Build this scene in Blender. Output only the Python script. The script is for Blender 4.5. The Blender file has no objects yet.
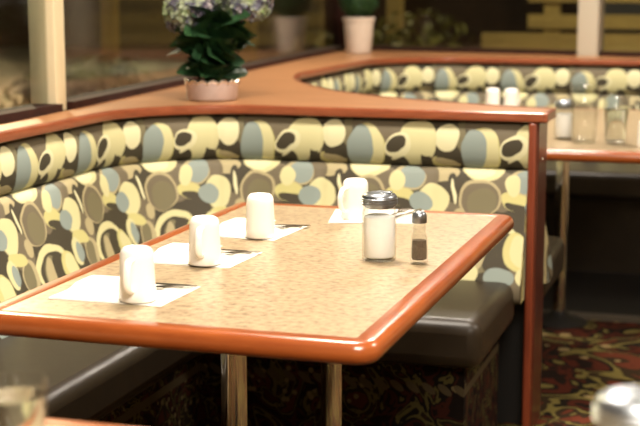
import bpy, bmesh, math, random
from mathutils import Vector, Matrix, Euler, noise
PI = math.pi
random.seed(7)
S = bpy.context.scene
COL = S.collection

# ------------------------------------------------------------ camera, world, lights, exposure
F_PX = 1400.0
cam_d = bpy.data.cameras.new('camera')
cam = bpy.data.objects.new('camera', cam_d)
COL.objects.link(cam)
cam_d.sensor_width = 36.0
cam_d.lens = 36.0 * F_PX / 640.0
cam_d.clip_start = 0.05
cam_d.clip_end = 200
cam.location = (0, 0, 1.285)
cam.rotation_euler = (math.radians(90 - 9.33), 0, math.radians(17.4))
cam_d.dof.use_dof = True
cam_d.dof.focus_distance = 2.72
cam_d.dof.aperture_fstop = 4.6
S.camera = cam

S.view_settings.view_transform = 'Standard'
S.view_settings.look = 'None'
S.view_settings.gamma = 1.0
S.view_settings.use_curve_mapping = False
S.view_settings.exposure = 0.46

world = bpy.data.worlds.new('night')
S.world = world
world.use_nodes = True
bg = world.node_tree.nodes['Background']
bg.inputs['Color'].default_value = (0.30, 0.24, 0.16, 1)
bg.inputs['Strength'].default_value = 0.09


def area(name, loc, size, energy, color, size_y=None, rot=(0, 0, 0)):
    d = bpy.data.lights.new(name, 'AREA')
    d.energy = energy
    d.color = color
    d.size = size
    if size_y:
        d.shape = 'RECTANGLE'
        d.size_y = size_y
    o = bpy.data.objects.new(name, d)
    o.location = loc
    o.rotation_euler = rot
    COL.objects.link(o)
    return o


WARM = (1.0, 0.90, 0.77)
area('ceiling_lamp_table', (-0.95, 2.9, 2.55), 0.5, 52, WARM)
area('ceiling_lamp_behind_camera', (0.2, 0.6, 2.4), 0.9, 110, WARM)
area('ceiling_lamp_second_booth', (-0.9, 5.6, 2.55), 0.5, 60, WARM)
area('ceiling_lamp_aisle', (1.4, 3.4, 2.55), 0.8, 45, WARM)
area('yard_lamp', (0.3, 9.0, 3.2), 0.5, 90, (1.0, 0.82, 0.50), rot=(math.radians(42), 0, 0))
area('street_lamp', (-9.0, 14.0, 6.0), 0.8, 1800, (1.0, 0.80, 0.50))


# ------------------------------------------------------------ materials
def lin(c):
    r = []
    for v in c:
        v = v / 255.0
        r.append(v / 12.92 if v <= 0.04045 else ((v + 0.055) / 1.055) ** 2.4)
    return (r[0], r[1], r[2], 1.0)


def mat(name, rgb=(128, 128, 128), rough=0.5, metal=0.0, coat=0.0, trans=0.0, ior=1.45, spec=0.5):
    m = bpy.data.materials.new(name)
    m.use_nodes = True
    b = m.node_tree.nodes['Principled BSDF']
    b.inputs['Base Color'].default_value = lin(rgb)
    b.inputs['Roughness'].default_value = rough
    b.inputs['Metallic'].default_value = metal
    b.inputs['Coat Weight'].default_value = coat
    b.inputs['Coat Roughness'].default_value = 0.12
    b.inputs['Transmission Weight'].default_value = trans
    b.inputs['IOR'].default_value = ior
    b.inputs['Specular IOR Level'].default_value = spec
    return m


def nodes(m):
    nt = m.node_tree
    return nt, nt.nodes['Principled BSDF']


def N(nt, t, **kw):
    n = nt.nodes.new(t)
    for k, v in kw.items():
        setattr(n, k, v)
    return n


def ramp(nt, stops, interp='LINEAR'):
    r = nt.nodes.new('ShaderNodeValToRGB')
    r.color_ramp.interpolation = interp
    els = r.color_ramp.elements
    while len(els) < len(stops):
        els.new(0.5)
    for e, (p, c) in zip(els, stops):
        e.position = p
        e.color = lin(c)
    return r


def mottled(name, stops, scale, rough=0.5, detail=6, stretch=(1, 1, 1), coat=0.0, bump=0.0, distort=0.0, spec=0.5):
    m = mat(name, rough=rough, coat=coat, spec=spec)
    nt, b = nodes(m)
    tc = N(nt, 'ShaderNodeTexCoord')
    mp = N(nt, 'ShaderNodeMapping')
    mp.inputs['Scale'].default_value = stretch
    nt.links.new(tc.outputs['Object'], mp.inputs['Vector'])
    no = N(nt, 'ShaderNodeTexNoise')
    no.inputs['Scale'].default_value = scale
    no.inputs['Detail'].default_value = detail
    no.inputs['Roughness'].default_value = 0.6
    no.inputs['Distortion'].default_value = distort
    nt.links.new(mp.outputs[0], no.inputs['Vector'])
    r = ramp(nt, stops)
    nt.links.new(no.outputs['Fac'], r.inputs['Fac'])
    nt.links.new(r.outputs['Color'], b.inputs['Base Color'])
    if bump:
        bp = N(nt, 'ShaderNodeBump')
        bp.inputs['Strength'].default_value = bump
        bp.inputs['Distance'].default_value = 0.002
        nt.links.new(no.outputs['Fac'], bp.inputs['Height'])
        nt.links.new(bp.outputs[0], b.inputs['Normal'])
    return m


M_laminate = mottled('speckled_laminate', [(0.30, (116, 98, 74)), (0.42, (152, 130, 102)), (0.52, (166, 146, 116)), (0.62, (168, 154, 120)), (0.75, (192, 178, 148))], 75, rough=0.32, detail=8)
M_edge = mottled('cherry_edge_wood', [(0.3, (136, 66, 28)), (0.5, (148, 75, 32)), (0.7, (162, 87, 39))], 5, rough=0.28, stretch=(1.5, 1.5, 8), coat=0.5)
M_ledge = mottled('ledge_wood', [(0.3, (152, 104, 66)), (0.5, (164, 114, 74)), (0.7, (176, 126, 84))], 5, rough=0.36, stretch=(1, 6, 1))
M_nosing = mottled('ledge_nosing_wood', [(0.3, (122, 62, 38)), (0.7, (148, 80, 50))], 8, rough=0.3, stretch=(2, 2, 10), coat=0.3)
M_panel = mottled('end_panel_wood', [(0.3, (66, 28, 20)), (0.5, (80, 34, 24)), (0.7, (94, 42, 28))], 7, rough=0.32, stretch=(8, 8, 1), coat=0.3)
M_strip_wood = mottled('lit_front_edge_wood', [(0.3, (108, 46, 28)), (0.7, (128, 60, 36))], 6, rough=0.35, stretch=(8, 8, 1), coat=0.3)  # panel wood in a lighter colour, for the lit front edge
M_sill = mottled('dark_window_wood', [(0.3, (38, 18, 12)), (0.7, (56, 28, 18))], 8, rough=0.7, spec=0.2)
M_mullion = mottled('cream_paint', [(0.3, (206, 190, 152)), (0.7, (220, 204, 168))], 3, rough=0.55, stretch=(5, 5, 1))
M_post = mat('grey_white_paint', (186, 178, 160), 0.55)
M_vinyl = mottled('black_brown_vinyl', [(0.3, (38, 30, 20)), (0.7, (47, 38, 26))], 14, rough=0.42, bump=0.25)
M_wall = mottled('interior_wall_paint', [(0.3, (176, 152, 118)), (0.7, (188, 164, 130))], 2, rough=0.8)
M_ceil = mottled('ceiling_paint', [(0.3, (208, 196, 172)), (0.7, (216, 204, 182))], 2, rough=0.9)
M_chrome = mat('chrome', (225, 222, 215), 0.08, metal=1.0)
M_steel = mat('cutlery_steel', (190, 186, 176), 0.22, metal=1.0)
M_iron = mat('black_cast_iron', (26, 24, 22), 0.5)
M_china = mat('white_china', (246, 242, 234), 0.22, coat=0.3)
M_napkin = mottled('paper_napkin', [(0.3, (240, 236, 226)), (0.7, (250, 246, 238))], 60, rough=0.9, bump=0.3)
M_sugar = mottled('white_sugar', [(0.3, (246, 243, 240)), (0.7, (253, 252, 250))], 300, rough=0.85)
M_pepper = mottled('ground_pepper', [(0.35, (60, 48, 38)), (0.65, (122, 104, 84))], 500, rough=0.9)
M_lid = mat('brushed_lid', (150, 156, 162), 0.34, metal=1.0)
M_leaf = mottled('hydrangea_leaf', [(0.3, (20, 42, 24)), (0.7, (46, 82, 46))], 18, rough=0.42)
M_box = mottled('boxwood_leaf', [(0.3, (20, 44, 20)), (0.7, (46, 84, 34))], 30, rough=0.5)
M_stem = mat('green_stem', (70, 96, 48), 0.6)
M_foil = mottled('pinkish_foil', [(0.3, (168, 152, 146)), (0.7, (204, 190, 184))], 12, rough=0.3, bump=0.5)
M_foil.node_tree.nodes['Principled BSDF'].inputs['Metallic'].default_value = 0.15
M_rim = mat('pot_rim_silver', (225, 215, 200), 0.25, metal=0.7)
M_soil = mottled('potting_soil', [(0.3, (38, 26, 18)), (0.7, (60, 42, 28))], 60, rough=0.95)
M_pot = mottled('white_glazed_pot', [(0.3, (206, 190, 172)), (0.7, (224, 210, 194))], 6, rough=0.35)
M_fence = mottled('ochre_fence_board', [(0.3, (138, 120, 70)), (0.7, (164, 144, 88))], 4, rough=0.8, stretch=(1, 6, 6))
M_asphalt = mottled('asphalt_ground', [(0.35, (88, 78, 66)), (0.65, (118, 106, 86))], 0.8, rough=0.9)
M_dirt = mottled('ochre_gravel', [(0.35, (120, 92, 48)), (0.65, (168, 130, 66))], 1.6, rough=0.9)
M_bldg = mottled('dark_siding', [(0.35, (50, 34, 22)), (0.65, (70, 50, 32))], 0.6, rough=0.9)
M_hedge = mottled('hedge_leaf', [(0.35, (60, 64, 24)), (0.65, (110, 108, 44))], 4, rough=0.8)
M_darkfloor = mottled('dark_floor', [(0.35, (16, 13, 11)), (0.65, (26, 22, 18))], 4, rough=0.6)
M_strip = mat('grey_metal_strip', (96, 88, 76), 0.4, metal=0.3)
M_screw = mat('screw_head', (200, 190, 175), 0.3, metal=1.0)


def glass_mat(name, rgb=(250, 250, 245), rough=0.02):
    m = mat(name, rgb, rough, trans=1.0, ior=1.45)
    return m


M_water = mat('water', (245, 248, 245), 0.02, trans=1.0, ior=1.33)


def pane_mat(name, tint, rough):
    m = bpy.data.materials.new(name)
    m.use_nodes = True
    nt = m.node_tree
    nt.nodes.clear()
    out = N(nt, 'ShaderNodeOutputMaterial')
    mix = N(nt, 'ShaderNodeMixShader')
    fr = N(nt, 'ShaderNodeFresnel')
    # same reflectance on the inner and the outer side of the thin sheet
    ge = N(nt, 'ShaderNodeNewGeometry')
    io = N(nt, 'ShaderNodeMapRange')
    io.inputs['To Min'].default_value = 1.5
    io.inputs['To Max'].default_value = 1 / 1.5
    nt.links.new(ge.outputs['Backfacing'], io.inputs['Value'])
    nt.links.new(io.outputs[0], fr.inputs['IOR'])
    tr = N(nt, 'ShaderNodeBsdfTransparent')
    tr.inputs['Color'].default_value = tint
    gl = N(nt, 'ShaderNodeBsdfGlossy')
    gl.inputs['Roughness'].default_value = rough
    nt.links.new(fr.outputs[0], mix.inputs[0])
    nt.links.new(tr.outputs[0], mix.inputs[1])
    nt.links.new(gl.outputs[0], mix.inputs[2])
    nt.links.new(mix.outputs[0], out.inputs['Surface'])
    return m


M_pane = pane_mat('window_glass', (0.86, 0.88, 0.86, 1), 0.10)
M_glass = pane_mat('thin_clear_glass', (0.965, 0.97, 0.96, 1), 0.03)


# patterned upholstery: a repeating tile of overlapping ovals, in UV metres
CREAM = (202, 196, 148)
PALE = (214, 209, 168)
YEL = (192, 185, 124)
BLUE = (136, 147, 140)
TAUPE = (108, 98, 78)
DARK = (66, 60, 46)
OLIVE = (114, 107, 80)
TAN = (170, 158, 120)
TILE_W, TILE_H = 0.335, 0.5863
PX = TILE_W / 400.0
OVALS = [  # cx, cy, rx, ry, angle, colour  (pixels of a 400 x 700 tile, y down)
    # head roll row 0..160
    (95, 60, 16, 100, 0, OLIVE), (200, 10, 95, 26, 0, TAUPE), (255, 50, 40, 60, 0, TAUPE), (262, 22, 42, 12, 0, TAUPE),
    (47, 118, 52, 52, 0, TAN), (46, 92, 50, 30, 0, DARK), (88, 118, 12, 34, 0, DARK),
    (42, 128, 46, 30, 12, YEL), (50, 112, 40, 13, 14, DARK), (46, 125, 42, 14, 14, TAN), (47, 46, 42, 42, 0, PALE),
    (165, 90, 66, 76, 0, YEL), (176, 90, 50, 74, 0, CREAM), (140, 92, 44, 74, 4, BLUE),
    (345, 60, 66, 66, 0, CREAM), (315, 110, 44, 54, 0, TAN), (322, 100, 36, 50, 8, CREAM), (272, 140, 36, 40, 20, DARK), (300, 158, 20, 16, 0, BLUE),
    (276, 74, 50, 34, -22, PALE), (270, 72, 38, 22, -22, DARK), (286, 96, 40, 8, -34, PALE), (372, 126, 17, 48, 0, DARK), (376, 60, 34, 44, 0, CREAM),
    # lower cushion, from 220
    (240, 300, 60, 70, 0, TAUPE), (60, 400, 60, 60, 0, TAUPE), (400, 340, 50, 60, 0, OLIVE), (300, 620, 90, 60, 0, TAUPE), (30, 242, 62, 30, 0, TAN), (172, 220, 72, 46, 0, CREAM), (160, 228, 50, 28, 0, PALE), (385, 256, 38, 42, 0, TAUPE),
    (318, 264, 56, 46, 12, TAN), (326, 260, 44, 42, 12, BLUE), (290, 332, 56, 32, 10, YEL), (276, 276, 28, 36, 0, CREAM), (300, 352, 50, 14, 10, DARK),
    (66, 274, 16, 30, 0, DARK), (74, 306, 7, 44, -14, PALE), (5, 338, 54, 58, 0, CREAM), (363, 344, 40, 34, 0, BLUE),
    (165, 328, 72, 68, 0, TAN), (165, 332, 62, 62, 0, TAUPE), (172, 342, 48, 52, 0, OLIVE),
    (100, 390, 22, 26, 0, TAN),
    # lower rows
    (200, 472, 104, 74, -8, CREAM), (206, 484, 88, 62, -8, DARK), (190, 506, 50, 74, 6, OLIVE), (214, 506, 26, 70, 6, DARK), (176, 504, 26, 66, 6, TAN),
    (302, 500, 46, 66, -14, YEL), (312, 496, 32, 54, -14, CREAM), (62, 474, 42, 58, 14, TAN), (54, 474, 28, 48, 14, OLIVE), (20, 412, 50, 22, 10, YEL),
    (376, 452, 34, 46, 0, CREAM), (388, 458, 22, 34, 0, BLUE), (120, 580, 60, 40, 0, CREAM), (250, 592, 52, 34, 0, BLUE), (350, 580, 46, 42, 0, CREAM), (20, 560, 40, 50, 0, YEL), (8, 570, 24, 34, 0, TAUPE),
]


def upholstery():
    m = mat('oval_pattern_fabric', rough=0.62, spec=0.35)
    nt, b = nodes(m)
    uv = N(nt, 'ShaderNodeUVMap')
    uv.uv_map = 'UVMap'
    # soft wobble so the ovals are hand drawn
    no = N(nt, 'ShaderNodeTexNoise')
    no.inputs['Scale'].default_value = 14
    no.inputs['Detail'].default_value = 1
    nt.links.new(uv.outputs[0], no.inputs['Vector'])
    sc = N(nt, 'ShaderNodeVectorMath', operation='SCALE')
    sc.inputs['Scale'].default_value = 0.02
    nt.links.new(no.outputs['Color'], sc.inputs[0])
    ad = N(nt, 'ShaderNodeVectorMath', operation='ADD')
    nt.links.new(uv.outputs[0], ad.inputs[0])
    nt.links.new(sc.outputs[0], ad.inputs[1])
    sb = N(nt, 'ShaderNodeVectorMath', operation='SUBTRACT')
    nt.links.new(ad.outputs[0], sb.inputs[0])
    sb.inputs[1].default_value = (0.01, 0.01, 0)
    prev = None
    for cx, cy, rx, ry, ang, col in OVALS:
        a = N(nt, 'ShaderNodeVectorMath', operation='MULTIPLY_ADD')   # to tile units, centred on the oval
        a.inputs[1].default_value = (1 / TILE_W, 1 / TILE_H, 0)
        a.inputs[2].default_value = (-cx * PX / TILE_W + 0.5, -cy * PX / TILE_H + 0.5, 0)
        nt.links.new(sb.outputs[0], a.inputs[0])
        f = N(nt, 'ShaderNodeVectorMath', operation='FRACTION')
        nt.links.new(a.outputs[0], f.inputs[0])
        g = N(nt, 'ShaderNodeVectorMath', operation='MULTIPLY_ADD')
        g.inputs[1].default_value = (TILE_W / PX, TILE_H / PX, 0)
        g.inputs[2].default_value = (-0.5 * TILE_W / PX, -0.5 * TILE_H / PX, 0)
        nt.links.new(f.outputs[0], g.inputs[0])
        mp = N(nt, 'ShaderNodeMapping', vector_type='TEXTURE')
        mp.inputs['Rotation'].default_value = (0, 0, math.radians(ang))
        mp.inputs['Scale'].default_value = (rx, ry, 1)
        nt.links.new(g.outputs[0], mp.inputs['Vector'])
        ln = N(nt, 'ShaderNodeVectorMath', operation='LENGTH')
        nt.links.new(mp.outputs[0], ln.inputs[0])
        lt = N(nt, 'ShaderNodeMath', operation='LESS_THAN')
        lt.inputs[1].default_value = 1.0
        nt.links.new(ln.outputs['Value'], lt.inputs[0])
        mx = N(nt, 'ShaderNodeMix', data_type='RGBA')
        nt.links.new(lt.outputs[0], mx.inputs[0])
        if prev is None:
            mx.inputs[6].default_value = lin(DARK)
        else:
            nt.links.new(prev, mx.inputs[6])
        mx.inputs[7].default_value = lin(col)
        prev = mx.outputs[2]
    nt.links.new(prev, b.inputs['Base Color'])
    return m


M_fabric = upholstery()


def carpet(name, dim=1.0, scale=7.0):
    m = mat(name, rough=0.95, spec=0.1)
    nt, b = nodes(m)
    tc = N(nt, 'ShaderNodeTexCoord')
    n1 = N(nt, 'ShaderNodeTexNoise')
    n1.inputs['Scale'].default_value = scale * 0.9
    n1.inputs['Detail'].default_value = 2
    n1.inputs['Distortion'].default_value = 2.2
    nt.links.new(tc.outputs['Object'], n1.inputs['Vector'])
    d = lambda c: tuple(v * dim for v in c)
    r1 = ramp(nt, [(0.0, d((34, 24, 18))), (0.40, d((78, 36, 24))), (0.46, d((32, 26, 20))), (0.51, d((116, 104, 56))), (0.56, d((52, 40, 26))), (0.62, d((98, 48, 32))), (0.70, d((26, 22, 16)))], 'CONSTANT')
    nt.links.new(n1.outputs['Fac'], r1.inputs['Fac'])
    v = N(nt, 'ShaderNodeTexVoronoi')
    v.inputs['Scale'].default_value = scale * 3.2
    nt.links.new(tc.outputs['Object'], v.inputs['Vector'])
    lt = N(nt, 'ShaderNodeMath', operation='LESS_THAN')
    lt.inputs[1].default_value = 0.24
    nt.links.new(v.outputs['Distance'], lt.inputs[0])
    mu = N(nt, 'ShaderNodeMath', operation='MULTIPLY')
    sp = N(nt, 'ShaderNodeTexNoise')
    sp.inputs['Scale'].default_value = scale * 0.6
    nt.links.new(tc.outputs['Object'], sp.inputs['Vector'])
    gt = N(nt, 'ShaderNodeMath', operation='GREATER_THAN')
    gt.inputs[1].default_value = 0.53
    nt.links.new(sp.outputs['Fac'], gt.inputs[0])
    nt.links.new(lt.outputs[0], mu.inputs[0])
    nt.links.new(gt.outputs[0], mu.inputs[1])
    mx = N(nt, 'ShaderNodeMix', data_type='RGBA')
    nt.links.new(mu.outputs[0], mx.inputs[0])
    nt.links.new(r1.outputs[0], mx.inputs[6])
    mx.inputs[7].default_value = lin(d((150, 130, 88)))
    nt.links.new(mx.outputs[2], b.inputs['Base Color'])
    return m


M_carpet = carpet('patterned_carpet', 1.0, 3.3)
M_basecarpet = carpet('booth_base_carpet', 0.62, 10)  # colour dimmed to carry the shade under the table


def leaf_border(m, zc, h, per, col):
    nt, b = nodes(m)
    prev = b.inputs['Base Color'].links[0].from_socket
    tc = N(nt, 'ShaderNodeTexCoord')
    a = N(nt, 'ShaderNodeVectorMath', operation='MULTIPLY_ADD')
    a.inputs[1].default_value = (1 / per, 0, 1 / h)
    a.inputs[2].default_value = (0, 0, -zc / h + 0.5)
    nt.links.new(tc.outputs['Object'], a.inputs[0])
    sp = N(nt, 'ShaderNodeSeparateXYZ')
    nt.links.new(a.outputs[0], sp.inputs[0])
    fx = N(nt, 'ShaderNodeMath', operation='FRACT')
    nt.links.new(sp.outputs['X'], fx.inputs[0])
    cb = N(nt, 'ShaderNodeCombineXYZ')
    nt.links.new(fx.outputs[0], cb.inputs['X'])
    nt.links.new(sp.outputs['Z'], cb.inputs['Y'])
    su = N(nt, 'ShaderNodeVectorMath', operation='SUBTRACT')
    su.inputs[1].default_value = (0.5, 0.5, 0)
    nt.links.new(cb.outputs[0], su.inputs[0])
    mp = N(nt, 'ShaderNodeMapping', vector_type='TEXTURE')
    mp.inputs['Rotation'].default_value = (0, 0, math.radians(-38))
    mp.inputs['Scale'].default_value = (0.52, 0.24, 1)
    nt.links.new(su.outputs[0], mp.inputs['Vector'])
    ln = N(nt, 'ShaderNodeVectorMath', operation='LENGTH')
    nt.links.new(mp.outputs[0], ln.inputs[0])
    lt = N(nt, 'ShaderNodeMath', operation='LESS_THAN')
    lt.inputs[1].default_value = 1.0
    nt.links.new(ln.outputs['Value'], lt.inputs[0])
    mx = N(nt, 'ShaderNodeMix', data_type='RGBA')
    nt.links.new(lt.outputs[0], mx.inputs[0])
    nt.links.new(prev, mx.inputs[6])
    mx.inputs[7].default_value = lin(col)
    nt.links.new(mx.outputs[2], b.inputs['Base Color'])


leaf_border(M_basecarpet, 0.265, 0.040, 0.042, (70, 60, 42))


def floret_mat():
    m = mat('hydrangea_petals', rough=0.7)
    nt, b = nodes(m)
    tc = N(nt, 'ShaderNodeTexCoord')
    no = N(nt, 'ShaderNodeTexNoise')
    no.inputs['Scale'].default_value = 17
    no.inputs['Detail'].default_value = 2
    nt.links.new(tc.outputs['Object'], no.inputs['Vector'])
    r = ramp(nt, [(0.30, (118, 138, 80)), (0.44, (150, 158, 132)), (0.50, (96, 98, 112)), (0.56, (64, 54, 74)), (0.66, (160, 152, 152))])
    nt.links.new(no.outputs['Fac'], r.inputs['Fac'])
    nt.links.new(r.outputs[0], b.inputs['Base Color'])
    return m


M_petal = floret_mat()


# ------------------------------------------------------------ geometry helpers
def obj(name, bm, m, parent=None, smooth=True, angle=40, local=False, bevel=0.0, bseg=3, solid=0.0):
    """link a bmesh as one mesh object; coordinates are world ones unless local"""
    if parent is not None and not local:
        bmesh.ops.translate(bm, verts=bm.verts, vec=-Vector(parent['_o']))
    bmesh.ops.recalc_face_normals(bm, faces=bm.faces)
    me = bpy.data.meshes.new(name)
    bm.to_mesh(me)
    bm.free()
    if smooth:
        for p in me.polygons:
            p.use_smooth = True
        me.set_sharp_from_angle(angle=math.radians(angle))
    me.materials.append(m)
    o = bpy.data.objects.new(name, me)
    COL.objects.link(o)
    if parent is not None:
        o.parent = parent
        o['_o'] = parent['_o']
    if bevel:
        md = o.modifiers.new('bevel', 'BEVEL')
        md.width = bevel
        md.segments = bseg
        md.limit_method = 'ANGLE'
        md.angle_limit = math.radians(35)
        for p in me.polygons:
            p.use_smooth = True
    return o


def thing(name, label, cat, loc, rz=0, group=None):
    o = bpy.data.objects.new(name, None)
    o.empty_display_size = 0.05
    COL.objects.link(o)
    o.location = loc
    o.rotation_euler = (0, 0, rz)
    o['_o'] = list(loc)
    return tag(o, label, cat, group)


def tag(o, label, cat, group=None):
    o['label'] = label
    o['category'] = cat
    if group:
        o['group'] = group
    return o


def struct(name, bm, m, **k):
    o = obj(name, bm, m, **k)
    o['kind'] = 'structure'
    return o


def copy_thing(src, loc, rz, label):
    r = src.copy()
    COL.objects.link(r)
    r.location = loc
    r.rotation_euler = (0, 0, rz)
    r['label'] = label
    for ch in list(src.children):
        c = ch.copy()
        COL.objects.link(c)
        c.parent = r
        for g in list(ch.children):
            d = g.copy()
            COL.objects.link(d)
            d.parent = c
    return r


def box(x0, x1, y0, y1, z0, z1, bm=None):
    bm = bm or bmesh.new()
    M = Matrix.Translation(((x0 + x1) / 2, (y0 + y1) / 2, (z0 + z1) / 2)) @ Matrix.Diagonal((abs(x1 - x0), abs(y1 - y0), abs(z1 - z0), 1))
    bmesh.ops.create_cube(bm, size=1, matrix=M)
    return bm


def prism(poly, z0, z1, bm=None):
    bm = bm or bmesh.new()
    a = [bm.verts.new((x, y, z0)) for x, y in poly]
    b = [bm.verts.new((x, y, z1)) for x, y in poly]
    n = len(poly)
    bm.faces.new(a[::-1])
    bm.faces.new(b)
    for i in range(n):
        bm.faces.new((a[i], a[(i + 1) % n], b[(i + 1) % n], b[i]))
    return bm


def lathe(prof, n=40, bm=None, cx=0, cy=0, z0=0):
    bm = bm or bmesh.new()
    rings = []
    for r, z in prof:
        if r < 1e-6:
            rings.append([bm.verts.new((cx, cy, z + z0))])
        else:
            rings.append([bm.verts.new((cx + r * math.cos(2 * PI * i / n), cy + r * math.sin(2 * PI * i / n), z + z0)) for i in range(n)])
    for A, B in zip(rings, rings[1:]):
        for i in range(n):
            j = (i + 1) % n
            if len(A) == 1 and len(B) == 1:
                continue
            if len(A) == 1:
                bm.faces.new((A[0], B[i], B[j]))
            elif len(B) == 1:
                bm.faces.new((A[i], A[j], B[0]))
            else:
                bm.faces.new((A[i], A[j], B[j], B[i]))
    return bm


def tube(pts, rad, n=12, bm=None, flat=1.0, cap=True):
    """tube along 3-D points; rad a number or list; flat squashes the section"""
    bm = bm or bmesh.new()
    P = [Vector(p) for p in pts]
    if not isinstance(rad, (list, tuple)):
        rad = [rad] * len(P)
    rings = []
    up = Vector((0, 0, 1))
    last = None
    for i, p in enumerate(P):
        t = (P[min(i + 1, len(P) - 1)] - P[max(i - 1, 0)]).normalized()
        ref = last if last is not None else (Vector((0, 1, 0)) if abs(t.dot(up)) > 0.9 else up)
        s = t.cross(ref).normalized()
        u = s.cross(t).normalized()
        last = u
        rings.append([bm.verts.new(p + s * math.cos(2 * PI * k / n) * rad[i] * flat + u * math.sin(2 * PI * k / n) * rad[i]) for k in range(n)])
    for A, B in zip(rings, rings[1:]):
        for k in range(n):
            j = (k + 1) % n
            bm.faces.new((A[k], A[j], B[j], B[k]))
    if cap:
        bm.faces.new(rings[0][::-1])
        bm.faces.new(rings[-1])
    return bm


def arc(cx, cy, r, a0, a1, n):
    return [(cx + r * math.cos(math.radians(a0 + (a1 - a0) * i / n)), cy + r * math.sin(math.radians(a0 + (a1 - a0) * i / n))) for i in range(n + 1)]


def sweep(path, prof, closed=False, side=1, u0=None, v_of=None, seam=None, depth=0.006):
    """sweep a closed profile [(offset, z)] along a plan path; offset goes to the `side` of travel.
    With u0 the mesh gets UVs in metres (u along the path, v down the profile)."""
    bm = bmesh.new()
    n = len(path)
    P = [Vector((x, y)) for x, y in path]
    L = [0.0]
    for a, b in zip(P, P[1:]):
        L.append(L[-1] + (b - a).length)
    nrm = []
    for i in range(n):
        a = P[i - 1] if (i > 0 or closed) else P[i]
        b = P[(i + 1) % n] if (i < n - 1 or closed) else P[i]
        d1 = (P[i] - a)
        d2 = (b - P[i])
        if d1.length < 1e-9:
            d1 = d2
        if d2.length < 1e-9:
            d2 = d1
        d1.normalize()
        d2.normalize()
        n1 = Vector((-d1.y, d1.x)) * side
        n2 = Vector((-d2.y, d2.x)) * side
        m = (n1 + n2)
        m.normalize()
        nrm.append(m / max(0.3, m.dot(n1)))
    rings = []
    for i in range(n):
        k = 0.0
        if seam:
            per, ph = seam
            s = (L[i] + ph) % per
            s = min(s, per - s)
            k = depth * math.exp(-(s / 0.006) ** 2)
        rings.append([bm.verts.new((P[i].x + nrm[i].x * (o - (k if o > 0.012 else 0)), P[i].y + nrm[i].y * (o - (k if o > 0.012 else 0)), z)) for o, z in prof])
    q = len(prof)
    vl = [0.0]
    for a, b in zip(prof, prof[1:] + prof[:1]):
        vl.append(vl[-1] + math.hypot(a[0] - b[0], a[1] - b[1]))
    uvl = bm.loops.layers.uv.new('UVMap') if u0 is not None else None
    rng = range(n) if closed else range(n - 1)
    for i in rng:
        j = (i + 1) % n
        for k in range(q):
            l = (k + 1) % q
            f = bm.faces.new((rings[i][k], rings[j][k], rings[j][l], rings[i][l]))
            if uvl:
                for lp, (a, b) in zip(f.loops, ((i, k), (j, k), (j, k + 1), (i, k + 1))):
                    lp[uvl].uv = (u0(L[a]), v_of(vl[b]))
    if not closed:
        for r, a in ((rings[0], 0), (rings[-1], n - 1)):
            f = bm.faces.new(r)
            if uvl:
                for lp in f.loops:
                    k = r.index(lp.vert)
                    lp[uvl].uv = (u0(L[a]) + prof[k][0], v_of(vl[k]))
    return bm


def refine(path, step):
    out = [path[0]]
    for a, b in zip(path, path[1:]):
        d = math.hypot(b[0] - a[0], b[1] - a[1])
        m = max(1, int(round(d / step)))
        for i in range(1, m + 1):
            out.append((a[0] + (b[0] - a[0]) * i / m, a[1] + (b[1] - a[1]) * i / m))
    return out


# ------------------------------------------------------------ setting
def wx(y):            # inner face of the left window wall
    if y < 3.0:
        return -1.83
    if y < 3.5:
        return -1.83 - 0.06 * (y - 3.0)
    return -1.86 - 0.075 * (y - 3.5)


def wy(x):            # inner face of the far window wall
    return 7.02 - 0.20 * (x + 0.5)


CX, CY = -2.15, wy(-2.15)
struct('floor', prism([(-4.2, -1.6), (3.0, -1.6), (3.0, 5.36), (-4.2, 5.36)], -0.1, 0.0), M_carpet, smooth=False)
struct('floor_second', box(-4.2, 3.0, 5.36, 8.4, -0.1, 0.0), M_darkfloor, smooth=False)
struct('trim_1', box(-1.3, 3.0, 5.345, 5.385, 0.0, 0.02), M_strip, smooth=False)
struct('ceiling', box(-2.5, 3.0, -1.6, 7.8, 2.7, 2.78), M_ceil, smooth=False)
struct('wall_right', box(3.0, 3.1, -1.6, 7.8, -0.1, 2.78), M_wall, smooth=False)
struct('wall_behind', box(-1.6, 3.1, -1.7, -1.6, -0.1, 2.78), M_wall, smooth=False)
t = 0.12
WL = [(wx(-1.6), -1.6), (wx(3.0), 3.0), (wx(3.5), 3.5), (wx(CY), CY), (wx(CY) - t, CY), (wx(3.5) - t, 3.5), (wx(3.0) - t, 3.0), (wx(-1.6) - t, -1.6)]
struct('wall_left', prism(WL, -0.1, 0.90), M_wall, smooth=False)
struct('wall_left_header', prism(WL, 2.3, 2.7), M_wall, smooth=False)
struct('wall_back', prism([(CX, CY), (3.0, wy(3.0)), (3.0, wy(3.0) + t), (CX, CY + t)], -0.1, 0.90), M_wall, smooth=False)
struct('wall_back_header', prism([(CX, CY), (3.0, wy(3.0)), (3.0, wy(3.0) + t), (CX, CY + t)], 2.3, 2.7), M_wall, smooth=False)


# windows: dark bottom rail, glass
def window(name, ax, ay, bx, by):
    dx, dy = bx - ax, by - ay
    l = math.hypot(dx, dy)
    nx, ny = -dy / l, dx / l          # outward (left of travel)
    def strip(o0, o1, z0, z1):
        return prism([(ax + nx * o0, ay + ny * o0), (bx + nx * o0, by + ny * o0), (bx + nx * o1, by + ny * o1), (ax + nx * o1, ay + ny * o1)], z0, z1)
    w = struct(name, strip(0.046, 0.052, 0.94, 2.3), M_pane, smooth=False)
    f = struct('window_frame', strip(0.005, 0.09, 0.925, 0.949), M_sill, smooth=False)
    g = struct('window_frame', strip(0.005, 0.09, 2.26, 2.3), M_sill, smooth=False)
    for c in (f, g):
        c.parent = w
    return w


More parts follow.
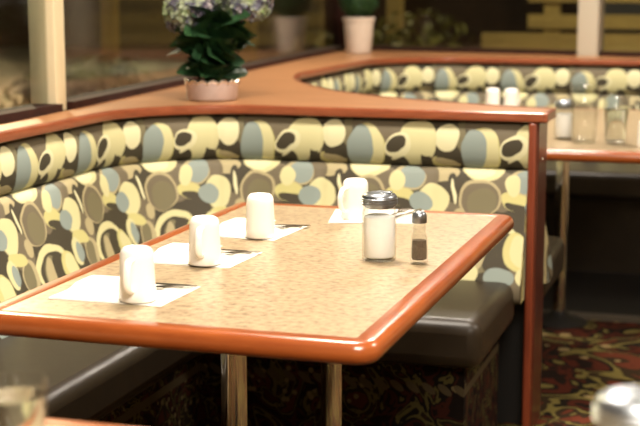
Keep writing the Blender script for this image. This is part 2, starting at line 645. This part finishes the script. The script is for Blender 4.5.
window('window_1', wx(-1.6), -1.6, wx(3.54), 3.54)
window('window_2', wx(3.62), 3.62, wx(CY - 0.04), CY - 0.04)
window('window_3', CX + 0.05, wy(CX + 0.05), -0.865, wy(-0.865))
window('window_4', -0.765, wy(-0.765), 3.0, wy(3.0))


def post(name, x, y, sx, sy, z0, z1, m, rot=0):
    bm = box(-sx / 2, sx / 2, -sy / 2, sy / 2, z0, z1)
    bmesh.ops.rotate(bm, verts=bm.verts, cent=(0, 0, 0), matrix=Matrix.Rotation(rot, 3, 'Z'))
    bmesh.ops.translate(bm, verts=bm.verts, vec=(x, y, 0))
    return struct(name, bm, m, smooth=False, bevel=0.004)


post('trim_2', -1.928, 3.57, 0.080, 0.07, 0.925, 2.3, M_mullion, math.radians(4))
post('trim_3', -0.815, wy(-0.815) + 0.03, 0.105, 0.10, 0.925, 2.3, M_post, math.radians(-11))
post('trim_4', wx(CY) - 0.02, CY + 0.0, 0.09, 0.09, 0.925, 2.3, M_sill)

# ------------------------------------------------------------ outside, seen through the glass
struct('ground_outside', box(-30, 20, -6, 45, -0.35, -0.15), M_asphalt, smooth=False)
g = obj('gravel_bed', prism([(-4.6, 3.6), (-2.6, 3.6), (-2.8, 8.4), (3.0, 8.4), (3.0, 13), (-8.0, 13)], -0.15, -0.12), M_dirt, smooth=False)
g['kind'] = 'structure'

fr = thing('rail_fence', 'ochre wooden rail fence outside the far window', 'fence', (-1.6, 11.0, -0.12))
for k in range(7):
    x = -5.4 + k * 1.26
    obj('fence_post', box(x, x + 0.12, 10.97, 11.07, -0.12, 1.6), M_fence, fr, smooth=False)
obj('rail', box(-1.74, 2.3, 10.94, 10.97, 0.94, 1.045), M_fence, fr, smooth=False)
obj('rail', box(-2.1, 2.3, 10.94, 10.97, 0.60, 0.90), M_fence, fr, smooth=False)
obj('rail', box(-1.74, 2.3, 10.94, 10.97, 1.14, 1.25), M_fence, fr, smooth=False)

bl = thing('dark_building', 'dark building standing across the lot outside the left window', 'building', (-22, 26, -0.15))
obj('wall', prism([(-30, 22), (-4, 34), (-5, 36), (-31, 24)], -0.15, 5.0), M_bldg, bl, smooth=False)
obj('door', prism([(-15.2, 28.78), (-14.2, 29.24), (-14.24, 29.3), (-15.24, 28.84)], -0.15, 2.0), M_sill, bl, smooth=False)


def leaf_cloud(bm, c, rad, n, size, squash=1.0, seed=1, fill=0.35):
    """many small bent leaves on and inside an ellipsoid"""
    rnd = random.Random(seed)
    for _ in range(n):
        z = rnd.uniform(-1, 1)
        a = rnd.uniform(0, 2 * PI)
        r = math.sqrt(1 - z * z)
        d = Vector((r * math.cos(a), r * math.sin(a), z))
        k = (1 - fill * rnd.random() ** 2)
        p = Vector(c) + Vector((d.x * rad[0], d.y * rad[1], d.z * rad[2])) * k
        s = size * rnd.uniform(0.6, 1.25)
        q = d.to_track_quat('Z', 'Y').to_matrix() @ Euler((rnd.uniform(-.7, .7), rnd.uniform(-.7, .7), rnd.uniform(0, 6.28))).to_matrix()
        pts = [(0, -s, 0), (s * .45, -s * .2, s * .12), (s * .36, s * .45, s * .1), (0, s, -s * .15), (-s * .36, s * .45, s * .1), (-s * .45, -s * .2, s * .12)]
        v = [bm.verts.new(p + q @ Vector(t_)) for t_ in pts]
        bm.faces.new((v[0], v[1], v[2], v[3]))
        bm.faces.new((v[0], v[3], v[4], v[5]))
    return bm


SHR = [(-2.5, 10.5, 0.55, 0.98, 'olive shrub outside the far window, at the open end of the rail fence'),
       (-4.3, 8.7, 0.5, 0.75, 'loose olive shrub outside the left window, nearest the hydrangea'),
       (-5.2, 9.9, 0.55, 0.6, 'low olive shrub outside the left window, left of the loose one'),
       (-3.6, 11.6, 0.45, 0.8, 'olive shrub outside by the window corner, at the fence end')]
for i, (x, y, r, h, lab) in enumerate(SHR):
    s = thing('shrub', lab, 'shrub', (x, y, -0.14), group='shrubs outside the windows')
    bm = leaf_cloud(bmesh.new(), (x, y, h * 0.62 - 0.1), (r, r * .8, h * 0.6), 700, 0.06, seed=i + 3, fill=0.8)
    obj('foliage', bm, M_hedge, s)
    bm = bmesh.new()
    for k in range(5):
        a = k * 1.256
        tube([(x, y, -0.14), (x + .1 * math.cos(a), y + .1 * math.sin(a), h * .3), (x + .3 * math.cos(a), y + .3 * math.sin(a), h * .8)], [.02, .015, .006], 6, bm)
    obj('stem', bm, M_sill, s)

# ------------------------------------------------------------ first booth
# front line of the backrest, from the right end to the near left
XR = -0.607
CP = (-1.39, 3.52)
bpath = [(XR, 3.92)] + [(CP[0], 3.92)] + arc(CP[0], CP[1], 0.40, 90, 180, 22)[1:] + [(-1.79, 1.72)]
bpath = refine(bpath, 0.012)
U0 = lambda s: (XR - s) + 0.878        # tile origin at the fabric seam x = -0.878
SEAM = (TILE_W, TILE_W - (XR + 0.878))


def backrest(path, u0, parent, seam, k=0.05):
    head = [(-k, 0.765), (-k, 0.893), (0.0, 0.900)]
    for i in range(13):
        a = PI / 2 - PI * i / 12
        head.append((0.004 + 0.036 * math.cos(a) ** 0.8 if abs(a) < PI / 2 - 0.01 else 0.004, 0.832 + 0.067 * math.sin(a)))
    # v: 0 at the top of the roll
    lv = math.hypot(0.0, 0.13) + math.hypot(0.05, 0.008)
    obj('headrest', sweep(path, head, side=1, u0=u0, v_of=lambda v: (v - lv) * 0.86, seam=seam), M_fabric, parent, angle=70)
    low = [(-k, 0.40), (-k, 0.755), (0.0, 0.766), (0.022, 0.763), (0.034, 0.745), (0.045, 0.70), (0.062, 0.64), (0.082, 0.58), (0.104, 0.52), (0.126, 0.462), (0.135, 0.42), (0.12, 0.40)]
    lv2 = 0.355 + math.hypot(.05, .011)
    obj('back_cushion', sweep(path, low, side=1, u0=u0, v_of=lambda v: (v - lv2) + 0.184, seam=seam), M_fabric, parent, angle=70)


b1 = thing('corner_booth', 'nearest corner booth bench with oval-patterned curved back and black vinyl seat', 'booth', (-0.62, 3.9, 0))
backrest(bpath, U0, b1, SEAM, 0.03)
# seat: L-shaped, front edges y=3.31 and x=-1.33
seat = [(-0.624, 3.31), (-0.624, 3.84)] + [(-1.39, 3.84)] + arc(-1.39, 3.52, 0.32, 90, 180, 10)[1:] + [(-1.71, 1.74), (-1.33, 1.74)] + arc(-1.23, 3.21, 0.10, 180, 90, 6)
obj('seat_cushion', prism(seat, 0.335, 0.462), M_vinyl, b1, bevel=0.035, bseg=5)
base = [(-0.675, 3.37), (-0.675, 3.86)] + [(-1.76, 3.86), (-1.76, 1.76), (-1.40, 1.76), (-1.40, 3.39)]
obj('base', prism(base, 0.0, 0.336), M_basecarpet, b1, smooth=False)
# wooden end panel; its brighter lit front edge is put into the strip's colour
ep = obj('end_panel', box(-0.603, -0.580, 3.895, 4.062, 0.0, 0.9015), M_panel, b1, bevel=0.006)
obj('edge_strip', box(-0.6065, -0.584, 3.872, 3.896, 0.0, 0.9015), M_strip_wood, b1, bevel=0.006)
obj('screw', lathe([(0, 0.003), (0.003, 0.0025), (0.0045, 0)], 12), M_screw, ep, local=True)
sc_ = [c for c in bpy.data.objects if c.name == 'screw'][0]
sc_.rotation_euler = (0, PI / 2, 0)
sc_.location = (-0.5605 + 0.62, 3.99 - 3.9, 0.815)
sc_.location = Vector((-0.580, 3.97, 0.79)) - Vector((-0.62, 3.9, 0))
obj('back_board', prism([(XR, 3.972), (XR, 3.99), (-1.6, 3.99), (-1.6, 3.972)], 0.0, 0.90), M_iron, b1, smooth=False)

# ------------------------------------------------------------ second booth (beyond the ledge)
b2 = thing('corner_booth', 'far blurred booth with patterned back below the far window', 'booth', (-0.6, 5.5, 0))
p2 = [(3.0, 6.75), (-1.35, 6.75)] + arc(-1.35, 6.30, 0.45, 90, 180, 16)[1:] + [(-1.80, 5.36), (-1.73, 5.07), (-1.64, 4.87), (-1.535, 4.69), (-1.40, 4.50), (-1.295, 4.395), (-1.175, 4.295), (-1.065, 4.22), (-0.94, 4.155), (-0.79, 4.085), (-0.612, 4.02)]
p2 = [(0.3, 6.75)] + p2[1:]
p2 = refine(p2, 0.02)
backrest(p2, lambda s: 0.23 - s, b2, None, 0.02)
seat2 = [(0.3, 6.2), (0.3, 6.68), (-1.35, 6.68)] + arc(-1.35, 6.30, 0.38, 90, 180, 8)[1:] + [(-1.73, 5.38), (-1.57, 4.92), (-1.35, 4.60), (-1.02, 4.32), (-0.585, 4.13), (-0.585, 4.58), (-0.90, 4.68), (-1.13, 4.92), (-1.25, 5.32), (-1.25, 6.05)] + arc(-1.1, 6.05, .15, 180, 90, 5)[1:]
obj('seat_cushion', prism(seat2, 0.335, 0.462), M_vinyl, b2, bevel=0.03, bseg=4)
base2 = [(0.25, 6.28), (0.25, 6.7), (-1.74, 6.7), (-1.74, 5.38), (-1.60, 4.95), (-1.37, 4.62), (-1.04, 4.34), (-0.66, 4.18), (-0.66, 4.50), (-0.94, 4.60), (-1.2, 4.88), (-1.32, 5.34), (-1.32, 6.28)]
obj('base', prism(base2, 0.0, 0.336), M_vinyl, b2, smooth=False)

# ------------------------------------------------------------ wooden ledge shared by both booths
LT = 0.928
inner = [(-0.567, 3.885), (-1.39, 3.885)] + arc(-1.39, 3.52, 0.365, 90, 180, 20)[1:] + [(-1.755, 1.6)]
outer = [(wx(1.6) - 0.006, 1.6), (wx(3.0) - 0.006, 3.0), (wx(3.5) - 0.006, 3.5), (wx(CY) - 0.006, CY - 0.006), (0.35, wy(0.35) - 0.006)]
cut = [(0.35, 6.72), (-1.35, 6.72)] + arc(-1.35, 6.30, 0.42, 90, 180, 16)[1:] + [(-1.77, 5.36), (-1.70, 5.08), (-1.61, 4.88), (-1.51, 4.71), (-1.377, 4.52), (-1.277, 4.42), (-1.16, 4.32), (-1.05, 4.245), (-0.927, 4.18), (-0.78, 4.11), (-0.567, 4.035)]
ledge = thing('window_ledge', 'wide orange-brown wooden ledge behind the booths under the windows', 'ledge', (-1.6, 4.3, 0.9))
obj('ledge_top', prism(inner + outer + cut, 0.904, LT), M_ledge, ledge, smooth=False)
nos = [(-0.004, 0.902), (-0.004, 0.929), (0.008, 0.9295), (0.014, 0.926), (0.016, 0.915), (0.014, 0.905), (0.008, 0.902)]
obj('nosing', sweep(refine(inner, 0.05), nos, side=1), M_nosing, ledge)
obj('nosing', sweep(refine(cut, 0.05), nos, side=1), M_nosing, ledge)
obj('end_cap', box(-0.568, -0.554, 3.872, 4.045, 0.902, 0.929), M_nosing, ledge, bevel=0.004)


# ------------------------------------------------------------ tables
def table(x0, x1, y0, y1, cols, label, h=0.75, name='dining_table', pr=0.2):
    cx, cy = (x0 + x1) / 2, (y0 + y1) / 2
    t = thing(name, label, 'table', (cx, cy, 0), group='wood-edged diner tables')
    e = 0.038
    ht = 0.037
    obj('tabletop', box(x0 + e, x1 - e, y0 + e, y1 - e, h - 0.036, h), M_laminate, t, smooth=False)
    c = 0.004
    path = []
    for (px, py, a0) in ((x1 - e - c, y0 + e + c, 270), (x1 - e - c, y1 - e - c, 0), (x0 + e + c, y1 - e - c, 90), (x0 + e + c, y0 + e + c, 180)):
        path += arc(px, py, c, a0, a0 + 90, 5)
    prof = [(-0.004, h - ht), (-0.004, h - 0.0005), (0.002, h + 0.0012), (0.012, h + 0.0012), (0.022, h + 0.001)]
    for i in range(1, 9):
        a = PI / 2 - PI * i / 9
        prof.append((0.022 + 0.016 * math.cos(a), h - 0.0175 + 0.0185 * math.sin(a)))
    prof.append((0.018, h - ht))
    obj('edge_trim', sweep(path, prof, closed=True, side=-1), M_edge, t, angle=50)
    for (px, py) in cols:
        col = obj('column', lathe([(0, 0.02), (0.025, 0.02), (0.025, h - 0.045), (0, h - 0.045)], 32, cx=px, cy=py), M_chrome, t)
        obj('base_plate', lathe([(0, 0), (pr, 0), (pr, 0.006), (pr * .85, 0.014), (0.04, 0.03), (0.025, 0.05), (0, 0.05)], 40, cx=px, cy=py), M_iron, t)
        obj('top_plate', box(px - .1, px + .1, py - .1, py + .1, h - 0.0442, h - 0.0362), M_iron, t, smooth=False)
    return t


table(-1.222, -0.528, 1.962, 3.228, [(-0.915, 2.38), (-0.903, 2.97)], 'wood-edged table with speckled top, set with four overturned white mugs')
table(-1.18, -0.20, 4.53, 6.12, [(-0.692, 5.27)], 'far blurred table with red-brown edge, holding glasses and two mugs', pr=0.11)
table(-1.25, 0.35, 0.75, 1.515, [(-0.95, 1.1), (0.05, 1.1)], 'nearest table, only its orange wooden edge showing at the bottom left')
TT = 0.7505


# ------------------------------------------------------------ mugs
def make_mug(loc, rz, label):
    m = thing('coffee_mug', label, 'mug', loc, rz, 'overturned white coffee mugs')
    prof = [(0, .085), (.024, .083), (.0275, .076), (.0305, .004), (.0322, 0), (.0345, .002), (.0338, .018), (.0322, .045), (.0312, .075), (.0305, .086), (.0275, .0925), (.0235, .0955), (.021, .0935), (0, .0925)]
    prof = [(a * 0.93, b * 0.95) for a, b in prof]
    obj('body', lathe(prof, 44), M_china, m, local=True, angle=60)
    pts = []
    for i in range(13):
        a = -PI / 2 + PI * i / 12
        pts.append((0.0283 + 0.022 * max(0, math.cos(a)) ** 0.7, 0, 0.047 + 0.027 * math.sin(a)))
    pts = [(0.0288, 0, 0.020)] + pts[1:-1] + [(0.0272, 0, 0.074)]
    obj('handle', tube(pts, 0.0046, 12, flat=1.5), M_china, m, local=True)
    return m


R = math.radians
NT = TT + 0.0028
mug = make_mug((-0.992, 2.128, NT), R(-86), 'overturned white mug nearest the camera, on the front napkin of the set table')
copy_thing(mug, (-1.0, 2.452, NT), R(-82), 'overturned white mug second from the front along the left of the set table')
copy_thing(mug, (-0.997, 2.757, NT), R(118), 'overturned white mug third from the front, furthest along the left row')
copy_thing(mug, (-0.868, 3.040, NT), R(242), 'overturned white mug at the far table end, behind and left of the sugar shaker')
copy_thing(mug, (-1.085, 5.93, TT), R(120), 'white mug on the far blurred table, left of its pair')
copy_thing(mug, (-1.005, 5.93, TT), R(60), 'white mug on the far blurred table, right of its pair')
copy_thing(mug, (-0.345, 4.70, TT), R(20), 'white mug cut by the right edge of the photo on the far table')


# ------------------------------------------------------------ napkins and cutlery
def napkin(x0, x1, y0, y1, rz, label, flap=True):
    cx, cy = (x0 + x1) / 2, (y0 + y1) / 2
    w, d = (x1 - x0) / 2, (y1 - y0) / 2
    bm = bmesh.new()
    nx, ny = 14, 10
    for lay, (zz, sx, sy) in enumerate(((0.0004, 1, 1), (0.0015, .985, .97))):
        g = []
        for j in range(ny + 1):
            g.append([])
            for i in range(nx + 1):
                u, v = i / nx * 2 - 1, j / ny * 2 - 1
                z = zz + 0.0006 * (lay) + 0.0004 * noise.noise(Vector((u * 2 + cx * 9, v * 2, lay * 3)))
                g[-1].append((u * w * sx + v * 0.004, v * d * sy, z))
        if lay == 1 and flap:
            # the upper fold lies over the handles of the cutlery
            for j, row in enumerate(g):
                v = j / ny * 2 - 1
                k = min(1, max(0, (v + 0.15) / 0.4))
                k = k * k * (3 - 2 * k)
                for i, p in enumerate(row):
                    u = i / nx
                    row[i] = (-w * .985 + u * w * 1.12 + v * 0.004, p[1], p[2] + 0.0078 * k)
        top = [[bm.verts.new(p) for p in row] for row in g]
        bot = [[bm.verts.new((p[0], p[1], p[2] - 0.0008)) for p in row] for row in g]
        for j in range(ny):
            for i in range(nx):
                bm.faces.new((top[j][i], top[j][i + 1], top[j + 1][i + 1], top[j + 1][i]))
                bm.faces.new((bot[j][i], bot[j + 1][i], bot[j + 1][i + 1], bot[j][i + 1]))
        for i in range(nx):
            bm.faces.new((top[0][i], bot[0][i], bot[0][i + 1], top[0][i + 1]))
            bm.faces.new((top[ny][i], top[ny][i + 1], bot[ny][i + 1], bot[ny][i]))
        for j in range(ny):
            bm.faces.new((top[j][0], top[j + 1][0], bot[j + 1][0], bot[j][0]))
            bm.faces.new((top[j][nx], bot[j][nx], bot[j + 1][nx], top[j + 1][nx]))
    o = obj('paper_napkin', bm, M_napkin, angle=60)
    o.location = (cx, cy, TT + 0.0005)
    o.rotation_euler = (0, 0, rz)
    tag(o, label, 'napkin', 'white paper napkins on the set table')
    return o


napkin(-1.145, -0.935, 2.10, 2.262, R(1), 'white paper napkin under the mug nearest the camera')
napkin(-1.135, -0.940, 2.435, 2.600, R(0), 'white paper napkin under the second mug from the front')
napkin(-1.125, -0.950, 2.735, 2.925, R(-2), 'white paper napkin under the third mug of the left row')
napkin(-0.935, -0.725, 3.00, 3.185, R(14), 'white paper napkin at the far table end behind the sugar shaker', flap=False)


def outline(pts, z0, z1):
    return prism(pts, z0, z1)


def make_fork(loc, rz, label):
    f = thing('fork', label, 'fork', loc, rz, 'forks on the napkins')
    h = outline([(-0.09, -0.006), (-0.085, -0.0075), (-0.04, -0.004), (0.03, -0.0028), (0.042, -0.009), (0.05, -0.0105),
                 (0.05, 0.0105), (0.042, 0.009), (0.03, 0.0028), (-0.04, 0.004), (-0.085, 0.0075), (-0.09, 0.006)], 0.0, 0.0022)
    obj('handle', h, M_steel, f, local=True, smooth=False)
    for k in range(4):
        y = -0.0105 + k * 0.0062
        obj('tine', tube([(0.049, y + .0012, .0015), (0.07, y + .0012, .0035), (0.086, y + .0012, .0032)], [.0013, .0012, .0007], 6), M_steel, f, local=True)
    return f


def make_knife(loc, rz, label):
    k = thing('table_knife', label, 'knife', loc, rz, 'knives on the napkins')
    obj('handle', outline([(-0.095, -0.006), (-0.09, -0.008), (-0.01, -0.006), (0.0, -0.0045), (0.0, 0.0045), (-0.01, 0.006), (-0.09, 0.008), (-0.095, 0.006)], 0, 0.004), M_steel, k, local=True, smooth=False)
    obj('blade', outline([(0.0, -0.0045), (0.06, -0.008), (0.09, -0.007), (0.1, -0.001), (0.098, 0.0045), (0.0, 0.0045)], 0.0008, 0.0024), M_steel, k, local=True, smooth=False)
    return k


ZC = TT + 0.0036
K1 = make_fork((-1.035, 2.222, ZC), R(3), 'fork lying on the front napkin behind the nearest mug')
K2 = make_knife((-1.032, 2.245, ZC), R(2), 'table knife lying on the front napkin behind the nearest mug')
copy_thing(K1, (-1.03, 2.556, ZC), R(1), 'fork lying on the second napkin behind the second mug')
copy_thing(K2, (-1.032, 2.580, ZC), R(0), 'table knife lying on the second napkin behind the second mug')
copy_thing(K1, (-1.028, 2.862, ZC), R(8), 'fork lying on the third napkin behind the third mug')
copy_thing(K2, (-1.03, 2.889, ZC), R(8), 'table knife lying on the third napkin behind the third mug')
copy_thing(K1, (-0.795, 3.110, ZC), R(82), 'fork lying on the far napkin right behind the sugar shaker')
copy_thing(K2, (-0.770, 3.105, ZC), R(80), 'table knife lying on the far napkin right behind the sugar shaker')


# ------------------------------------------------------------ shakers
def sugar_shaker(loc, label):
    s = thing('sugar_shaker', label, 'shaker', loc, group='glass sugar shakers with metal lids')
    g = [(0, 0), (.031, 0), (.0335, .003), (.0338, .06), (.0335, .092), (.031, .102), (.031, .108), (.0288, .108), (.0288, .102), (.0312, .091), (.0314, .06), (.0312, .008), (.028, .006), (0, .006)]
    jar = obj('jar', lathe(g, 48), M_glass, s, local=True, angle=50)
    obj('sugar', lathe([(0, .0066), (.0275, .0066), (.0306, .010), (.0308, .06), (.0306, .086), (.02, .090), (0, .088)], 40), M_sugar, s, local=True, angle=50)
    lid = obj('lid', lathe([(0, .104), (.028, .104), (.0288, .1085), (.0318, .1085), (.034, .109), (.0345, .112), (.0345, .122), (.034, .126), (.031, .130), (.022, .1335), (.010, .135), (0, .135)], 48), M_lid, s, local=True, angle=50)
    obj('pour_flap', box(-.005, .024, -.010, .010, .1338, .1360), M_lid, lid, local=True, bevel=.0008)
    bm = bmesh.new()
    for i in range(3):
        lathe([(.0343, .1115 + i * .0045), (.0356, .1125 + i * .0045), (.0356, .1135 + i * .0045), (.0343, .1145 + i * .0045)], 48, bm)
    obj('screw_ridge', bm, M_lid, lid, local=True)
    return s


sh = sugar_shaker((-0.694, 2.601, TT), 'glass sugar shaker with metal lid, full of sugar, beside the pepper shaker')
copy_thing(sh, (-0.64, 4.88, TT), 0, 'blurred glass sugar shaker on the far table beside the tall glasses')
pz = thing('pepper_shaker', 'small glass pepper shaker with chrome cap, right of the sugar shaker', 'shaker', (-0.611, 2.588, TT))
obj('jar', lathe([(0, 0), (.0165, 0), (.018, .003), (.0175, .03), (.0160, .052), (.0130, .062), (.0130, .082), (.0112, .082), (.0112, .062), (.0142, .051), (.0157, .03), (.0160, .010), (.013, .008), (0, .008)], 8), M_glass, pz, local=True, angle=20)
obj('pepper', lathe([(0, .0086), (.0125, .0086), (.0152, .011), (.0150, .03), (.0142, .046), (0, .048)], 8), M_pepper, pz, local=True)
cp = obj('cap', lathe([(0, .080), (.0138, .080), (.0146, .082), (.0144, .093), (.0128, .099), (.009, .1025), (0, .104)], 32), M_lid, pz, local=True, angle=50)
bm = bmesh.new()
for k in range(7):
    a = k * PI / 3
    r = 0 if k == 6 else .005
    lathe([(0, .1045), (.0008, .1043), (.0009, .1025)], 8, bm, cx=r * math.cos(a), cy=r * math.sin(a))
obj('shaker_hole', bm, M_iron, cp, local=True)


# ------------------------------------------------------------ drinking glasses
def tumbler(loc, r0, r1, h, label, water, name='drinking_glass', group='clear drinking glasses'):
    g = thing(name, label, 'glass', loc, group=group)
    w = 0.0022
    obj('glass_body', lathe([(0, 0), (r0 - .003, 0), (r0, .003), (r1, h - .002), (r1 - w / 2, h), (r1 - w, h - .002), (r0 - w, .010), (r0 - .006, .008), (0, .008)], 48), M_glass, g, local=True, angle=50)
    if water:
        rr = r0 + (r1 - r0) * water - w - 0.0004
        obj('water', lathe([(0, .0086), (r0 - .0065, .0086), (r0 - w - .0004, .011), (rr, h * water), (0, h * water)], 40), M_water, g, local=True, angle=50)
    return g


tumbler((-0.560, 4.78, TT), .040, .050, .20, 'tall clear glass on the far blurred table, just right of its sugar shaker', 0.0)
tumbler((-0.455, 4.78, TT), .036, .044, .165, 'clear glass on the far blurred table, next to the white mug at the photo edge', 0.7)
GL = (-0.735, 1.285)
GR = (-0.098, 1.40)
tumbler((GL[0] - 0.012, GL[1], TT), .030, .037, .115, 'water glass with bright rim cut by the bottom left corner of the photo', 0.85)
big = copy_thing(sh, (-0.090, 1.275, TT), R(40), 'large glass shaker with round metal lid cut by the bottom right photo corner')
big.scale = (1.22, 1.22, 1.22)

# ------------------------------------------------------------ hydrangea in a foil pot
HX, HY = -1.612, 4.03
hy = thing('potted_hydrangea', 'potted purple hydrangea in pinkish silver foil on the wooden ledge', 'plant', (HX, HY, LT + 0.001))
obj('pot', lathe([(0, 0), (.072, 0), (.078, .006), (.081, .05), (.084, .056), (.080, .056), (.074, .05), (.070, .045), (0, .045)], 40), M_foil, hy, local=True, angle=60)
bm = bmesh.new()
n = 60
ra = [bm.verts.new((.079 * math.cos(2 * PI * i / n), .079 * math.sin(2 * PI * i / n), .046)) for i in range(n)]
rb = [bm.verts.new(((.084 + .003 * (i % 2)) * math.cos(2 * PI * i / n), (.084 + .003 * (i % 2)) * math.sin(2 * PI * i / n), .060 + .004 * math.sin(i * 1.7))) for i in range(n)]
rc = [bm.verts.new(((.081 + .003 * (i % 2)) * math.cos(2 * PI * i / n), (.081 + .003 * (i % 2)) * math.sin(2 * PI * i / n), .062 + .004 * math.sin(i * 1.7))) for i in range(n)]
for A, B in ((ra, rb), (rb, rc)):
    for i in range(n):
        bm.faces.new((A[i], A[(i + 1) % n], B[(i + 1) % n], B[i]))
o = obj('foil_rim', bm, M_rim, hy, local=True)
obj('soil', lathe([(0, .0455), (.068, .0455), (.068, .052), (0, .056)], 30), M_soil, hy, local=True)


def broad_leaf(bm, base, yaw, pitch, length, width, roll=0.0):
    q = Euler((roll, -pitch, yaw)).to_matrix()
    L_, W_ = 7, 3
    rows = []
    for i in range(L_ + 1):
        t_ = i / L_
        w = width * math.sin(PI * min(1, t_ * 0.93 + 0.04)) ** 0.75
        droop = -0.35 * length * t_ * t_
        row = []
        for j in range(-W_, W_ + 1):
            s = j / W_
            row.append(bm.verts.new(Vector(base) + q @ Vector((t_ * length, s * w / 2, droop + abs(s) * w * 0.16 + 0.002 * math.sin(i * 2.2)))))
        rows.append(row)
    for a, b in zip(rows, rows[1:]):
        for j in range(len(a) - 1):
            bm.faces.new((a[j], a[j + 1], b[j + 1], b[j]))


rnd = random.Random(11)
bm_st = bmesh.new()
lb = bmesh.new()
heads = [(-0.058, -0.035, 0.272, 0.078), (0.112, 0.015, 0.298, 0.072), (0.03, 0.075, 0.335, 0.07)]
for hx, hyy, hz, hr in heads:
    tube([(hx * .15, hyy * .15, .05), (hx * .6, hyy * .6, .15), (hx, hyy, hz - .02)], [.005, .0045, .004], 7, bm_st)
for k in range(84):
    a = rnd.uniform(0, 2 * PI)
    z = rnd.uniform(0.06, 0.225)
    r = rnd.uniform(0.0, 0.035)
    broad_leaf(lb, (r * math.cos(a), r * math.sin(a), z), a, rnd.uniform(0.25, 1.1) - 2.0 * max(0, z - 0.12), rnd.uniform(.085, .12) * (0.6 + 2.6 * z), rnd.uniform(.075, .105), rnd.uniform(-1.0, 1.0))
    if k % 6 == 0:
        tube([(0, 0, .05), (r * math.cos(a), r * math.sin(a), z)], .003, 6, bm_st)
obj('foliage', lb, M_leaf, hy, local=True)
obj('stem', bm_st, M_stem, hy, local=True)
for hi, (hx, hyy, hz, hr) in enumerate(heads):
    bm = bmesh.new()
    bmesh.ops.create_icosphere(bm, subdivisions=2, radius=hr * 0.78, matrix=Matrix.Translation((hx, hyy, hz)))
    rnd2 = random.Random(hi)
    m_ = 150
    for i in range(m_):
        zz = 1 - 2 * (i + .5) / m_
        if zz < -0.75:
            continue
        a = i * 2.39996
        rr = math.sqrt(1 - zz * zz)
        d = Vector((rr * math.cos(a), rr * math.sin(a), zz))
        c = Vector((hx, hyy, hz)) + d * hr * rnd2.uniform(.9, 1.04)
        q = d.to_track_quat('Z', 'Y').to_matrix() @ Euler((rnd2.uniform(-.3, .3), rnd2.uniform(-.3, .3), rnd2.uniform(0, 6))).to_matrix()
        for p in range(4):
            e = Euler((0, 0, p * PI / 2)).to_matrix()
            s = .0125
            v = [bm.verts.new(c + q @ (e @ Vector(t_))) for t_ in ((0, 0, 0), (s * .75, -s * .5, .002), (s * 1.25, 0, .004), (s * .75, s * .5, .002))]
            bm.faces.new(v)
    obj('flower_head', bm, M_petal, hy, local=True)

# ------------------------------------------------------------ boxwood ball in a white pot
BX, BY = -1.99, 7.02
bw = thing('potted_boxwood', 'clipped round boxwood in a white pot in the window corner', 'plant', (BX, BY, LT + 0.001))
obj('pot', lathe([(0, 0), (.062, 0), (.066, .005), (.078, .165), (.084, .167), (.084, .182), (.076, .182), (.072, .165), (0, .165)], 40), M_pot, bw, local=True, angle=50)
obj('soil', lathe([(0, .1655), (.070, .1655), (.068, .170), (0, .173)], 30), M_soil, bw, local=True)
bm = bmesh.new()
bmesh.ops.create_icosphere(bm, subdivisions=3, radius=0.088, matrix=Matrix.Translation((0, 0, .275)))
leaf_cloud(bm, (0, 0, .275), (.105, .105, .10), 1500, .011, seed=5, fill=.2)
obj('foliage', bm, M_box, bw, local=True)
obj('stem', tube([(0, 0, .165), (.003, 0, .2), (0, 0, .24)], .008, 8), M_stem, bw, local=True)

for o in list(bpy.data.objects):
    if '_o' in o:
        del o['_o']
